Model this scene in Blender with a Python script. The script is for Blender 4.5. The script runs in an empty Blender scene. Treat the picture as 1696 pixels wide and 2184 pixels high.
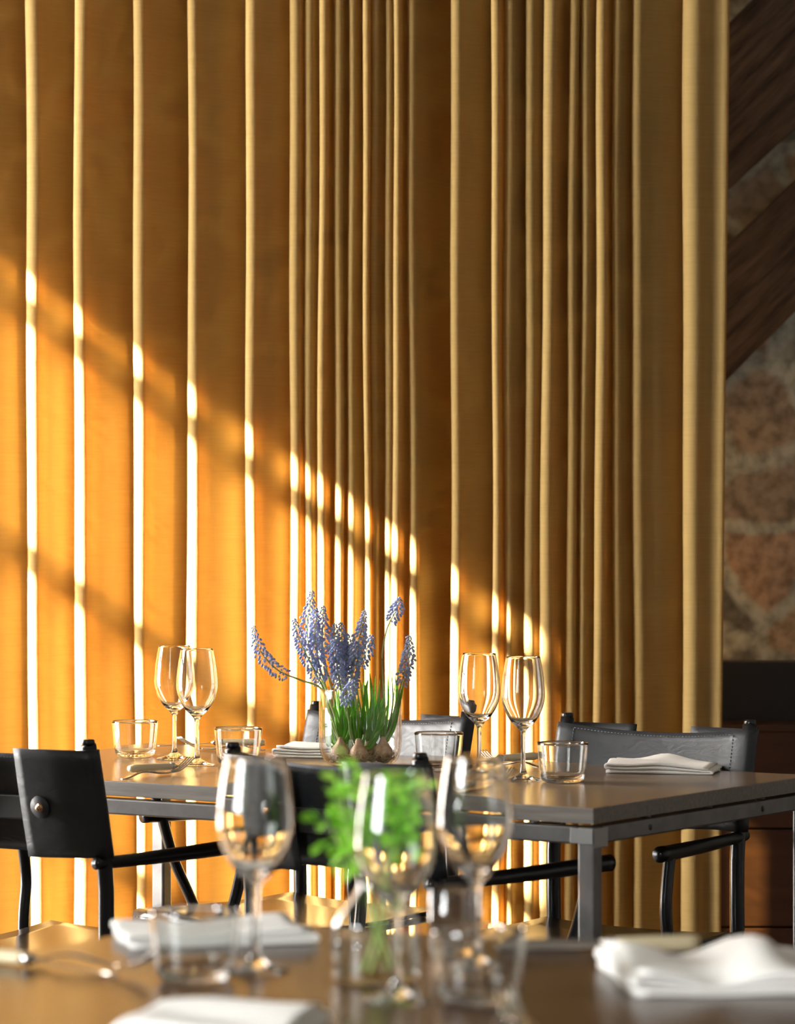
import bpy, bmesh, math, random
from mathutils import Vector, Matrix
random.seed(7)
R = math.radians
scn = bpy.context.scene
COL = scn.collection
PI = math.pi

# ------------------------------------------------------------------ camera, light, exposure
F_PX, CX, HY, CAM_Z, TAB_Z = 6860.0, 848.0, 1109.0, 1.215, 0.75
cam_data = bpy.data.cameras.new('camera')
cam = bpy.data.objects.new('camera', cam_data); COL.objects.link(cam)
cam.location = (0, 0, CAM_Z); cam.rotation_euler = (PI / 2, 0, 0)
cam_data.sensor_fit = 'VERTICAL'; cam_data.sensor_height = 36.0
cam_data.lens = F_PX / 2184 * 36.0
cam_data.shift_y = 17.0 / 2184
cam_data.clip_start = 0.05; cam_data.clip_end = 60
cam_data.dof.use_dof = True; cam_data.dof.focus_distance = 6.15
cam_data.dof.aperture_fstop = 5.2
scn.camera = cam

scn.view_settings.view_transform = 'Standard'
scn.view_settings.look = 'None'
scn.view_settings.gamma = 1.0
scn.view_settings.use_curve_mapping = False
scn.view_settings.exposure = 0.0
scn.cycles.use_denoising = True
scn.cycles.max_bounces = 18
scn.cycles.transmission_bounces = 16
scn.cycles.glossy_bounces = 8
scn.cycles.diffuse_bounces = 5
scn.cycles.transparent_max_bounces = 24
scn.cycles.sample_clamp_indirect = 6.0

world = bpy.data.worlds.new('world'); scn.world = world; world.use_nodes = True
bg = world.node_tree.nodes['Background']
bg.inputs[0].default_value = (0.75, 0.85, 1.0, 1); bg.inputs[1].default_value = 0.35

WALL_X = -2.65
SUN_AZ, SUN_DROP = R(21), 0.70            # angle above the curtain plane, fall per metre along it
sx, sy = math.cos(SUN_AZ), math.sin(SUN_AZ)
sun_data = bpy.data.lights.new('sun', 'SUN')
sun_data.energy = 235.0; sun_data.angle = R(0.6); sun_data.color = (1.0, 0.94, 0.84)
sun = bpy.data.objects.new('sun', sun_data); COL.objects.link(sun)
sun_dir = Vector((sx, sy, -SUN_DROP * sx)).normalized()
sun.rotation_euler = sun_dir.to_track_quat('-Z', 'Y').to_euler()
sun.location = (-6, 3, 6)

def window_light(name, y0, y1, z0, z1, strength, color, dx=0.09):
    l = bpy.data.lights.new(name, 'AREA'); l.shape = 'RECTANGLE'
    l.size = y1 - y0; l.size_y = z1 - z0
    l.energy = strength * (y1 - y0) * (z1 - z0) * PI      # strength = radiance seen in the pane
    l.color = color
    o = bpy.data.objects.new(name, l); COL.objects.link(o)
    o.location = (WALL_X - dx, (y0 + y1) / 2, (z0 + z1) / 2)
    o.rotation_euler = (PI / 2, 0, -PI / 2)
    return o
NW = (-0.2, 2.08, 1.05, 2.75)          # long side window next to the tables (y0, y1, z0, z1)
SW = (6.095, 7.26, 0.25, 3.075)        # window at the curtain's end, the sun comes through it
window_light('daylight_side_window', *NW, 70.0, (0.95, 0.98, 1.0), 1.34)
window_light('daylight_end_window', *SW, 46.0, (1.0, 0.97, 0.93))

# ------------------------------------------------------------------ helpers
def P(px, py, z=TAB_Z):
    d = F_PX * (CAM_Z - z) / (py - HY)
    return Vector(((px - CX) / F_PX * d, d, z))
def Wp(px, py, d):
    return Vector(((px - CX) / F_PX * d, d, CAM_Z + (HY - py) / F_PX * d))

def tag(o, label=None, cat=None, group=None, kind=None):
    if label: o['label'] = label
    if cat: o['category'] = cat
    if group: o['group'] = group
    if kind: o['kind'] = kind
    return o
def empty(name, loc=(0, 0, 0), rz=0.0):
    o = bpy.data.objects.new(name, None); COL.objects.link(o)
    o.location = loc; o.rotation_euler = (0, 0, rz); o.empty_display_size = 0.05
    return o
def mk(name, bm, mat, parent=None, smooth=True, bevel=0, loc=None, normals=True, rz=None):
    if normals: bmesh.ops.recalc_face_normals(bm, faces=bm.faces)
    me = bpy.data.meshes.new(name); bm.to_mesh(me); bm.free()
    if smooth:
        for p in me.polygons: p.use_smooth = True
    o = bpy.data.objects.new(name, me); COL.objects.link(o)
    if mat: me.materials.append(mat)
    if parent: o.parent = parent
    if loc is not None: o.location = loc
    if rz is not None: o.rotation_euler = (0, 0, rz)
    if bevel:
        m = o.modifiers.new('bevel', 'BEVEL'); m.width = bevel; m.segments = 2; m.limit_method = 'ANGLE'
    return o
def copy_tree(o, parent=None):
    c = o.copy(); COL.objects.link(c)
    c.parent = parent
    for ch in list(o.children): copy_tree(ch, c)
    return c
def box(bm, x0, x1, y0, y1, z0, z1, M=None):
    vs = [bm.verts.new((x, y, z)) for z in (z0, z1) for y in (y0, y1) for x in (x0, x1)]
    for f in ((0, 1, 3, 2), (4, 6, 7, 5), (0, 4, 5, 1), (2, 3, 7, 6), (0, 2, 6, 4), (1, 5, 7, 3)):
        bm.faces.new([vs[i] for i in f])
    if M is not None:
        for v in vs: v.co = M @ v.co
    return vs
def boxes(name, L, mat, parent=None, **k):
    bm = bmesh.new()
    for b in L: box(bm, *b)
    return mk(name, bm, mat, parent, smooth=False, **k)
def catmull(pts, n):
    out = []
    P_ = [Vector(p) for p in pts]
    for i in range(len(P_) - 1):
        p0 = P_[max(i - 1, 0)]; p1 = P_[i]; p2 = P_[i + 1]; p3 = P_[min(i + 2, len(P_) - 1)]
        for k in range(n):
            t = k / n
            out.append(0.5 * ((2 * p1) + (p2 - p0) * t + (2 * p0 - 5 * p1 + 4 * p2 - p3) * t * t + (3 * p1 - p0 - 3 * p2 + p3) * t ** 3))
    out.append(P_[-1])
    return out
def lathe(bm, prof, seg=64, M=None):
    """prof: list of (r,z); r==0 closes on the axis"""
    rings = []
    for r, z in prof:
        if r < 1e-6: rings.append([bm.verts.new((0, 0, z))])
        else: rings.append([bm.verts.new((r * math.cos(2 * PI * k / seg), r * math.sin(2 * PI * k / seg), z)) for k in range(seg)])
    for a, b in zip(rings, rings[1:]):
        for k in range(seg):
            k2 = (k + 1) % seg
            if len(a) == 1 and len(b) == 1: continue
            if len(a) == 1: bm.faces.new((a[0], b[k2], b[k]))
            elif len(b) == 1: bm.faces.new((a[k], a[k2], b[0]))
            else: bm.faces.new((a[k], a[k2], b[k2], b[k]))
    if M is not None:
        for rg in rings:
            for v in rg: v.co = M @ v.co
def sweep(bm, pts, ra, rb=None, up=(0, 0, 1), seg=10, ups=None):
    """tube with an elliptical section; ra along the side vector, rb along the other"""
    n = len(pts); pts = [Vector(p) for p in pts]
    if not isinstance(ra, (list, tuple)): ra = [ra] * n
    if rb is None: rb = ra
    if not isinstance(rb, (list, tuple)): rb = [rb] * n
    rings = []
    for i in range(n):
        t = (pts[min(i + 1, n - 1)] - pts[max(i - 1, 0)]).normalized()
        u = Vector(ups[i] if ups else up)
        s = t.cross(u)
        if s.length < 1e-4: s = t.cross(Vector((0, 1, 0.01)))
        s.normalize(); w = s.cross(t).normalized()
        rings.append([bm.verts.new(pts[i] + s * ra[i] * math.cos(2 * PI * k / seg) + w * rb[i] * math.sin(2 * PI * k / seg)) for k in range(seg)])
    for a, b in zip(rings, rings[1:]):
        for k in range(seg):
            k2 = (k + 1) % seg
            bm.faces.new((a[k], a[k2], b[k2], b[k]))
    bm.faces.new(rings[0][::-1]); bm.faces.new(rings[-1])
def lerp_list(L, n):
    out = []
    for i in range(n):
        t = i / (n - 1) * (len(L) - 1); k = min(int(t), len(L) - 2)
        out.append(L[k] + (L[k + 1] - L[k]) * (t - k))
    return out
def blob(bm, c, rx, ry, rz, M=None, seg=10, rings=6):
    m = Matrix.Translation(Vector(c)) @ (M.to_4x4() if M is not None else Matrix.Identity(4)) @ Matrix.Diagonal((rx, ry, rz, 1))
    bmesh.ops.create_uvsphere(bm, u_segments=seg, v_segments=rings, radius=1, matrix=m)

# ------------------------------------------------------------------ materials
def newmat(name):
    m = bpy.data.materials.new(name); m.use_nodes = True
    nt = m.node_tree; b = nt.nodes['Principled BSDF']
    return m, nt, b
def simple(name, col, rough=0.5, metal=0.0, spec=None, coat=None, sheen=None):
    m, nt, b = newmat(name)
    b.inputs['Base Color'].default_value = (*col, 1); b.inputs['Roughness'].default_value = rough
    b.inputs['Metallic'].default_value = metal
    if spec is not None: b.inputs['Specular IOR Level'].default_value = spec
    if coat: b.inputs['Coat Weight'].default_value = coat; b.inputs['Coat Roughness'].default_value = 0.12
    return m
def N(nt, t, **k):
    n = nt.nodes.new(t)
    for a, v in k.items():
        if hasattr(n, a): setattr(n, a, v)
        else: n.inputs[a].default_value = v
    return n
def coords(nt, scale=(1, 1, 1), rot=(0, 0, 0), out='Object'):
    tc = N(nt, 'ShaderNodeTexCoord'); mp = N(nt, 'ShaderNodeMapping')
    mp.inputs['Scale'].default_value = scale; mp.inputs['Rotation'].default_value = rot
    nt.links.new(tc.outputs[out], mp.inputs[0])
    return mp
def ramp(nt, src, stops):
    r = N(nt, 'ShaderNodeValToRGB')
    el = r.color_ramp.elements
    el[0].position = stops[0][0]; el[0].color = (*stops[0][1], 1)
    el[1].position = stops[-1][0]; el[1].color = (*stops[-1][1], 1)
    for p, c in stops[1:-1]:
        e = el.new(p); e.color = (*c, 1)
    nt.links.new(src, r.inputs[0])
    return r
def bump(nt, b, src, strength=0.3, dist=0.002):
    n = N(nt, 'ShaderNodeBump'); n.inputs['Strength'].default_value = strength; n.inputs['Distance'].default_value = dist
    nt.links.new(src, n.inputs['Height']); nt.links.new(n.outputs[0], b.inputs['Normal'])
    return n

def mat_wood(name, c0, c1, rough=0.3, scale=(2, 18, 18), bumps=0.08, rot=(0, 0, 0), spec=0.5):
    m, nt, b = newmat(name)
    mp = coords(nt, scale, rot)
    n = N(nt, 'ShaderNodeTexNoise'); n.inputs['Scale'].default_value = 3; n.inputs['Detail'].default_value = 8; n.inputs['Roughness'].default_value = 0.65
    nt.links.new(mp.outputs[0], n.inputs[0])
    r = ramp(nt, n.outputs[0], [(0.3, c0), (0.7, c1)])
    nt.links.new(r.outputs[0], b.inputs['Base Color'])
    b.inputs['Roughness'].default_value = rough; b.inputs['Specular IOR Level'].default_value = spec
    bump(nt, b, n.outputs[0], bumps, 0.001)
    return m
M_TABLE = mat_wood('stained_table_wood', (0.125, 0.080, 0.046), (0.20, 0.135, 0.082), 0.20, (1.2, 22, 22), 0.05)
M_TABLE2 = mat_wood('dark_table_wood', (0.032, 0.014, 0.007), (0.065, 0.030, 0.014), 0.27, (1.2, 20, 20), 0.06)
M_EDGE = mat_wood('grey_table_edge_wood', (0.10, 0.085, 0.07), (0.19, 0.165, 0.14), 0.5, (2, 40, 40), 0.2)
M_PANEL = mat_wood('brown_panel_wood', (0.035, 0.014, 0.006), (0.065, 0.027, 0.011), 0.5, (1.5, 1.5, 12), 0.05)
M_BEAM = mat_wood('old_timber', (0.016, 0.011, 0.009), (0.15, 0.11, 0.08), 0.85, (1.5, 14, 14), 1.0)
M_FLOOR = mat_wood('dark_floor_boards', (0.03, 0.02, 0.012), (0.07, 0.045, 0.028), 0.35, (1, 10, 10), 0.05)
M_BLACKWOOD = simple('black_lacquered_wood', (0.006, 0.006, 0.007), 0.28, spec=0.5)
M_BLACK = simple('matt_black', (0.008, 0.008, 0.009), 0.45)
M_BRASS = simple('brass', (0.85, 0.50, 0.28), 0.22, 1.0)
M_IVORY = simple('ivory_handle', (0.72, 0.60, 0.38), 0.3)
M_WHITE = simple('white_card', (0.6, 0.6, 0.6), 0.6)
M_THREAD = simple('grey_thread', (0.10, 0.12, 0.14), 0.7)
M_SILVER = simple('silver_plate', (0.62, 0.58, 0.53), 0.16, 1.0)
M_BULB = mat_wood('bulb_skin', (0.42, 0.20, 0.09), (0.75, 0.55, 0.38), 0.5, (30, 30, 30), 0.3)
M_ROOT = simple('pale_roots', (0.62, 0.50, 0.32), 0.6)

def mat_steel():
    m, nt, b = newmat('raw_steel')
    mp = coords(nt, (1, 1, 1)); n = N(nt, 'ShaderNodeTexNoise'); n.inputs['Scale'].default_value = 14; n.inputs['Detail'].default_value = 6
    nt.links.new(mp.outputs[0], n.inputs[0])
    r = ramp(nt, n.outputs[0], [(0.3, (0.10, 0.095, 0.092)), (0.62, (0.17, 0.16, 0.155)), (0.75, (0.22, 0.17, 0.14))])
    nt.links.new(r.outputs[0], b.inputs['Base Color'])
    b.inputs['Metallic'].default_value = 0.75; b.inputs['Roughness'].default_value = 0.42
    bump(nt, b, n.outputs[0], 0.1, 0.001)
    return m
M_STEEL = mat_steel()
M_WELD = simple('ground_weld', (0.30, 0.29, 0.28), 0.4, 0.85)

def mat_leather(name, col, rough, wr=0.35):
    m, nt, b = newmat(name)
    mp = coords(nt, (1, 1, 2.2))
    n = N(nt, 'ShaderNodeTexNoise'); n.inputs['Scale'].default_value = 420; n.inputs['Detail'].default_value = 3
    nt.links.new(mp.outputs[0], n.inputs[0])
    n2 = N(nt, 'ShaderNodeTexNoise'); n2.inputs['Scale'].default_value = 22; n2.inputs['Detail'].default_value = 5; n2.inputs['Distortion'].default_value = 1.6
    nt.links.new(mp.outputs[0], n2.inputs[0])
    b.inputs['Base Color'].default_value = (*col, 1)
    r = ramp(nt, n2.outputs[0], [(0.3, (rough - .07,) * 3), (0.7, (rough + .1,) * 3)])
    nt.links.new(r.outputs[0], b.inputs['Roughness'])
    b1 = N(nt, 'ShaderNodeBump'); b1.inputs['Strength'].default_value = 0.12; b1.inputs['Distance'].default_value = 0.0006
    nt.links.new(n.outputs[0], b1.inputs['Height'])
    b2 = N(nt, 'ShaderNodeBump'); b2.inputs['Strength'].default_value = wr; b2.inputs['Distance'].default_value = 0.003
    nt.links.new(n2.outputs[0], b2.inputs['Height']); nt.links.new(b1.outputs[0], b2.inputs['Normal'])
    nt.links.new(b2.outputs[0], b.inputs['Normal'])
    return m
M_LEATHER = mat_leather('black_bridle_leather', (0.010, 0.0115, 0.014), 0.47, 0.35)
M_SEAT = simple('black_seat_leather', (0.016, 0.013, 0.009), 0.25)

def mat_linen():
    m, nt, b = newmat('white_linen')
    mp = coords(nt, (1, 1, 1))
    w = N(nt, 'ShaderNodeTexNoise'); w.inputs['Scale'].default_value = 600
    nt.links.new(mp.outputs[0], w.inputs[0])
    b.inputs['Base Color'].default_value = (0.80, 0.77, 0.72, 1); b.inputs['Roughness'].default_value = 0.9
    b.inputs['Specular IOR Level'].default_value = 0.1
    bump(nt, b, w.outputs[0], 0.25, 0.0008)
    return m
M_LINEN = mat_linen()

def mat_glass(name, ior=1.5, col=(1, 1, 1)):
    m, nt, b = newmat(name)
    b.inputs['Base Color'].default_value = (*col, 1)
    b.inputs['Transmission Weight'].default_value = 1.0
    b.inputs['Roughness'].default_value = 0.0; b.inputs['IOR'].default_value = ior
    return m
M_GLASS = mat_glass('clear_glass', 1.5, (0.99, 1, 0.995))
def mat_shell(name, refl=1.45, tint=(.985, .99, .985)):
    m, nt, b = newmat(name); out = nt.nodes['Material Output']
    tp = N(nt, 'ShaderNodeBsdfTransparent'); tp.inputs[0].default_value = (*tint, 1)
    gl = N(nt, 'ShaderNodeBsdfGlossy'); gl.inputs['Roughness'].default_value = 0.0
    # Schlick reflection, the same for both faces of the thin wall
    ge = N(nt, 'ShaderNodeNewGeometry'); dt = N(nt, 'ShaderNodeVectorMath', operation='DOT_PRODUCT')
    nt.links.new(ge.outputs['Normal'], dt.inputs[0]); nt.links.new(ge.outputs['Incoming'], dt.inputs[1])
    ab = N(nt, 'ShaderNodeMath', operation='ABSOLUTE'); nt.links.new(dt.outputs['Value'], ab.inputs[0])
    iv = N(nt, 'ShaderNodeMath', operation='SUBTRACT'); iv.inputs[0].default_value = 1.0; nt.links.new(ab.outputs[0], iv.inputs[1])
    pw = N(nt, 'ShaderNodeMath', operation='POWER'); nt.links.new(iv.outputs[0], pw.inputs[0]); pw.inputs[1].default_value = 3.0
    mu = N(nt, 'ShaderNodeMath', operation='MULTIPLY_ADD'); nt.links.new(pw.outputs[0], mu.inputs[0]); mu.inputs[1].default_value = .95 if refl > 1.3 else .6
    mu.inputs[2].default_value = ((refl - 1) / (refl + 1)) ** 2; mu.use_clamp = True
    mx = N(nt, 'ShaderNodeMixShader'); nt.links.new(mu.outputs[0], mx.inputs[0]); nt.links.new(tp.outputs[0], mx.inputs[1]); nt.links.new(gl.outputs[0], mx.inputs[2])
    nt.links.new(mx.outputs[0], out.inputs[0]); nt.nodes.remove(b)
    return m
M_SHELL = mat_shell('thin_clear_glass', 1.55)
M_WATER = mat_shell('water', 1.2, (.97, .98, .96))

def mat_plant(name, c0, c1, trans=0.45, rough=0.4):
    m, nt, b = newmat(name)
    mp = coords(nt, (1, 1, 1)); n = N(nt, 'ShaderNodeTexNoise'); n.inputs['Scale'].default_value = 30
    nt.links.new(mp.outputs[0], n.inputs[0])
    r = ramp(nt, n.outputs[0], [(0.35, c0), (0.65, c1)])
    nt.links.new(r.outputs[0], b.inputs['Base Color']); b.inputs['Roughness'].default_value = rough
    tr = N(nt, 'ShaderNodeBsdfTranslucent'); nt.links.new(r.outputs[0], tr.inputs[0])
    mx = N(nt, 'ShaderNodeMixShader'); mx.inputs[0].default_value = trans
    out = nt.nodes['Material Output']
    nt.links.new(b.outputs[0], mx.inputs[1]); nt.links.new(tr.outputs[0], mx.inputs[2]); nt.links.new(mx.outputs[0], out.inputs[0])
    return m
M_LEAF = mat_plant('hyacinth_leaf', (0.20, 0.55, 0.04), (0.36, 0.74, 0.10))
M_STEM = mat_plant('hyacinth_stem', (0.40, 0.52, 0.18), (0.58, 0.66, 0.32), 0.3)
M_FLORET = mat_plant('blue_floret', (0.40, 0.47, 0.76), (0.62, 0.70, 0.92), 0.25, 0.6)
M_HERB = mat_plant('herb_leaf', (0.26, 0.66, 0.04), (0.48, 0.86, 0.12), 0.5)
M_HSTEM = mat_plant('herb_stem', (0.35, 0.50, 0.12), (0.55, 0.62, 0.25), 0.3)

def mat_curtain():
    m, nt, b = newmat('mustard_linen_weave')
    out = nt.nodes['Material Output']
    mp = coords(nt, (1, 1, 1))
    # warp / weft threads as stretched noise
    warp = N(nt, 'ShaderNodeTexNoise'); warp.inputs['Scale'].default_value = 1; warp.inputs['Detail'].default_value = 3
    m1 = coords(nt, (480, 480, 30)); nt.links.new(m1.outputs[0], warp.inputs[0])
    weft = N(nt, 'ShaderNodeTexNoise'); weft.inputs['Scale'].default_value = 1; weft.inputs['Detail'].default_value = 3
    m2 = coords(nt, (30, 30, 480)); nt.links.new(m2.outputs[0], weft.inputs[0])
    slub = N(nt, 'ShaderNodeTexNoise'); slub.inputs['Scale'].default_value = 1; slub.inputs['Detail'].default_value = 4
    m3 = coords(nt, (14, 14, 330)); nt.links.new(m3.outputs[0], slub.inputs[0])
    a = N(nt, 'ShaderNodeMath', operation='ADD'); nt.links.new(warp.outputs[0], a.inputs[0]); nt.links.new(weft.outputs[0], a.inputs[1])
    a2 = N(nt, 'ShaderNodeMath', operation='MULTIPLY'); nt.links.new(a.outputs[0], a2.inputs[0]); a2.inputs[1].default_value = 0.5
    colr = ramp(nt, a2.outputs[0], [(0.35, (0.315, 0.212, 0.080)), (0.65, (0.365, 0.25, 0.096))])
    dif = N(nt, 'ShaderNodeBsdfDiffuse'); nt.links.new(colr.outputs[0], dif.inputs[0])
    tr = N(nt, 'ShaderNodeBsdfTranslucent'); tr.inputs[0].default_value = (0.50, 0.24, 0.055, 1)
    mx = N(nt, 'ShaderNodeMixShader'); mx.inputs[0].default_value = 0.26
    nt.links.new(dif.outputs[0], mx.inputs[1]); nt.links.new(tr.outputs[0], mx.inputs[2])
    tp = N(nt, 'ShaderNodeBsdfTransparent'); tp.inputs[0].default_value = (1.0, 0.70, 0.28, 1)
    ad = N(nt, 'ShaderNodeMath', operation='ADD'); nt.links.new(a2.outputs[0], ad.inputs[0]); nt.links.new(slub.outputs[0], ad.inputs[1])
    hole = N(nt, 'ShaderNodeMapRange'); nt.links.new(ad.outputs[0], hole.inputs[0])
    hole.inputs[1].default_value = 0.75; hole.inputs[2].default_value = 1.25
    hole.inputs[3].default_value = 0.045; hole.inputs[4].default_value = 0.18
    mx2 = N(nt, 'ShaderNodeMixShader'); nt.links.new(hole.outputs[0], mx2.inputs[0])
    nt.links.new(mx.outputs[0], mx2.inputs[1]); nt.links.new(tp.outputs[0], mx2.inputs[2])
    nt.links.new(mx2.outputs[0], out.inputs[0])
    bp = N(nt, 'ShaderNodeBump'); bp.inputs['Strength'].default_value = 0.5; bp.inputs['Distance'].default_value = 0.001
    nt.links.new(a.outputs[0], bp.inputs['Height'])
    nt.links.new(bp.outputs[0], dif.inputs['Normal'])
    nt.nodes.remove(b)
    return m
M_CURTAIN = mat_curtain()

def mat_stone():
    m, nt, b = newmat('rubble_stone_wall')
    mp = coords(nt, (1, 1, 1))
    ds = N(nt, 'ShaderNodeTexNoise'); ds.inputs['Scale'].default_value = 5; ds.inputs['Detail'].default_value = 6
    nt.links.new(mp.outputs[0], ds.inputs[0])
    mixv = N(nt, 'ShaderNodeMixRGB'); mixv.inputs[0].default_value = 0.12
    nt.links.new(mp.outputs[0], mixv.inputs[1]); nt.links.new(ds.outputs['Color'], mixv.inputs[2])
    vo = N(nt, 'ShaderNodeTexVoronoi', feature='F1'); vo.inputs['Scale'].default_value = 5.2
    nt.links.new(mixv.outputs[0], vo.inputs['Vector'])
    ve = N(nt, 'ShaderNodeTexVoronoi', feature='DISTANCE_TO_EDGE'); ve.inputs['Scale'].default_value = 5.2
    nt.links.new(mixv.outputs[0], ve.inputs['Vector'])
    sep = N(nt, 'ShaderNodeSeparateColor'); nt.links.new(vo.outputs['Color'], sep.inputs[0])
    st = ramp(nt, sep.outputs[0], [(0.0, (0.07, 0.07, 0.085)), (0.22, (0.34, 0.38, 0.35)), (0.42, (0.52, 0.42, 0.31)), (0.6, (0.30, 0.31, 0.28)), (0.8, (0.50, 0.38, 0.29)), (1.0, (0.20, 0.18, 0.17))])
    mo = ramp(nt, ve.outputs[0], [(0.05, (0, 0, 0)), (0.12, (1, 1, 1))])
    mix = N(nt, 'ShaderNodeMixRGB'); nt.links.new(mo.outputs[0], mix.inputs[0])
    mix.inputs[1].default_value = (0.50, 0.58, 0.56, 1); nt.links.new(st.outputs[0], mix.inputs[2])
    n2 = N(nt, 'ShaderNodeTexNoise'); n2.inputs['Scale'].default_value = 26; n2.inputs['Detail'].default_value = 8
    nt.links.new(mp.outputs[0], n2.inputs[0])
    dk = ramp(nt, n2.outputs[0], [(0.32, (0.35, 0.35, 0.35)), (0.6, (1, 1, 1))])
    mul = N(nt, 'ShaderNodeMixRGB', blend_type='MULTIPLY'); mul.inputs[0].default_value = 0.8
    nt.links.new(mix.outputs[0], mul.inputs[1]); nt.links.new(dk.outputs[0], mul.inputs[2])
    nt.links.new(mul.outputs[0], b.inputs['Base Color']); b.inputs['Roughness'].default_value = 0.9
    bb = N(nt, 'ShaderNodeBump'); bb.inputs['Strength'].default_value = 0.6; bb.inputs['Distance'].default_value = 0.02
    nt.links.new(ve.outputs[0], bb.inputs['Height']); nt.links.new(bb.outputs[0], b.inputs['Normal'])
    return m
M_STONE = mat_stone()
M_PLASTER = simple('dim_plaster', (0.21, 0.195, 0.175), 0.9)
M_WFRAME = simple('dark_window_frame', (0.05, 0.05, 0.05), 0.5)

# ------------------------------------------------------------------ the setting
Y_BACK, Y_FRONT, X_RIGHT, Z_CEIL = 8.35, -2.5, 3.4, 3.7
boxes('floor', [(WALL_X - 0.1, X_RIGHT + 0.1, Y_FRONT - 0.1, Y_BACK + 0.1, -0.1, 0.0)], M_FLOOR)['kind'] = 'structure'
boxes('ceiling', [(WALL_X - 0.1, X_RIGHT + 0.1, Y_FRONT - 0.1, Y_BACK + 0.1, Z_CEIL, Z_CEIL + 0.1)], M_PLASTER)['kind'] = 'structure'
boxes('wall_back', [(WALL_X - 0.1, X_RIGHT + 0.1, Y_BACK, Y_BACK + 0.1, 0, Z_CEIL)], M_STONE)['kind'] = 'structure'
boxes('wall_right', [(X_RIGHT, X_RIGHT + 0.1, Y_FRONT, Y_BACK, 0, Z_CEIL)], M_PLASTER)['kind'] = 'structure'
boxes('wall_front', [(WALL_X - 0.1, X_RIGHT + 0.1, Y_FRONT - 0.1, Y_FRONT, 0, Z_CEIL)], M_PLASTER)['kind'] = 'structure'
wx0, wx1 = WALL_X - 0.05, WALL_X + 0.05
boxes('wall_left', [
    (wx0, wx1, Y_FRONT, NW[0], 0, Z_CEIL), (wx0, wx1, NW[1], SW[0], 0, Z_CEIL), (wx0, wx1, SW[1], Y_BACK, 0, Z_CEIL),
    (wx0, wx1, NW[0], NW[1], 0, NW[2]), (wx0, wx1, NW[0], NW[1], NW[3], Z_CEIL),
    (wx0, wx1, SW[0], SW[1], 0, SW[2]), (wx0, wx1, SW[0], SW[1], SW[3], Z_CEIL)], M_PLASTER)['kind'] = 'structure'
# glazing bars of the two windows
bars = [(WALL_X - .02, WALL_X + .02, SW[0], SW[1], z - 0.02, z + 0.02) for z in (2.955, 2.40, 1.84, 1.28, 0.72)]
boxes('window_1', bars, M_WFRAME)['kind'] = 'structure'
nb = [(WALL_X - .02, WALL_X + .02, y - .025, y + .025, NW[2], NW[3]) for y in (.4,)]
nb += [(WALL_X - .02, WALL_X + .02, NW[0], NW[1], z - .02, z + .02) for z in (2.4,)]
boxes('window_2', nb, M_WFRAME)['kind'] = 'structure'
# unseen stone box added round the side window, keeps its light off the curtain
rx0, rx1 = WALL_X - 1.30, WALL_X - .05
boxes('light_baffle_1', [(rx0, rx1, NW[0] - .1, NW[0], NW[2] - .1, NW[3] + .1), (rx0, rx1, NW[1], NW[1] + .1, NW[2] - .1, NW[3] + .1),
    (rx0, rx1, NW[0], NW[1], NW[2] - .1, NW[2]), (rx0, rx1, NW[0], NW[1], NW[3], NW[3] + .1)], M_STONE)['kind'] = 'structure'
# unseen slab added outside to keep the sun out of the side window
boxes('sun_blocker', [(-4.7, -4.5, -7, 5.05, 0, 6.0)], M_PLASTER)['kind'] = 'structure'

# ------------------------------------------------------------------ curtain
YN = 7.25
def cpx(px): return (px - CX) / F_PX * YN
T = [-300, -190, -75, 50, 158, 281, 400, 523, 619, 648, 681, 712, 743, 775, 792, 821, 840, 870, 964, 1050, 1077, 1122, 1160, 1217, 1242, 1275, 1308, 1349, 1460]
B = [-300, -190, -70, 60, 158, 288, 398, 527, 618, 648, 678, 712, 740, 778, 790, 822, 836, 872, 961, 1050, 1074, 1119, 1153, 1206, 1235, 1266, 1308, 1350, 1457]
NW_ = [22, 22, 22, 23, 23, 20, 20, 19, 17, 16, 14, 16, 13, 11, 12, 11, 12, 15, 18, 14, 16, 17, 22, 15, 13, 17, 15, 21, 34]   # nose widths (px)
DP = [.105, .105, .105, .105, .105, .105, .105, .09, .06, .035, .04, .05, .045, .05, .03, .045, .03, .045, .17, .07, .035, .05, .04, .055, .035, .04, .045, .045, .06]  # depth of the recess before each nose
ext = [-1420 + 112 * i + (9 if i % 3 else -7) for i in range(10)]      # the curtain runs on to the left wall
T = ext + T; B = [e + 4 for e in ext] + B; NW_ = [21] * 10 + NW_; DP = [.10] * 10 + DP
random.seed(3)
wob = [[random.uniform(-1, 1) for _ in range(6)] for _ in T]
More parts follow.
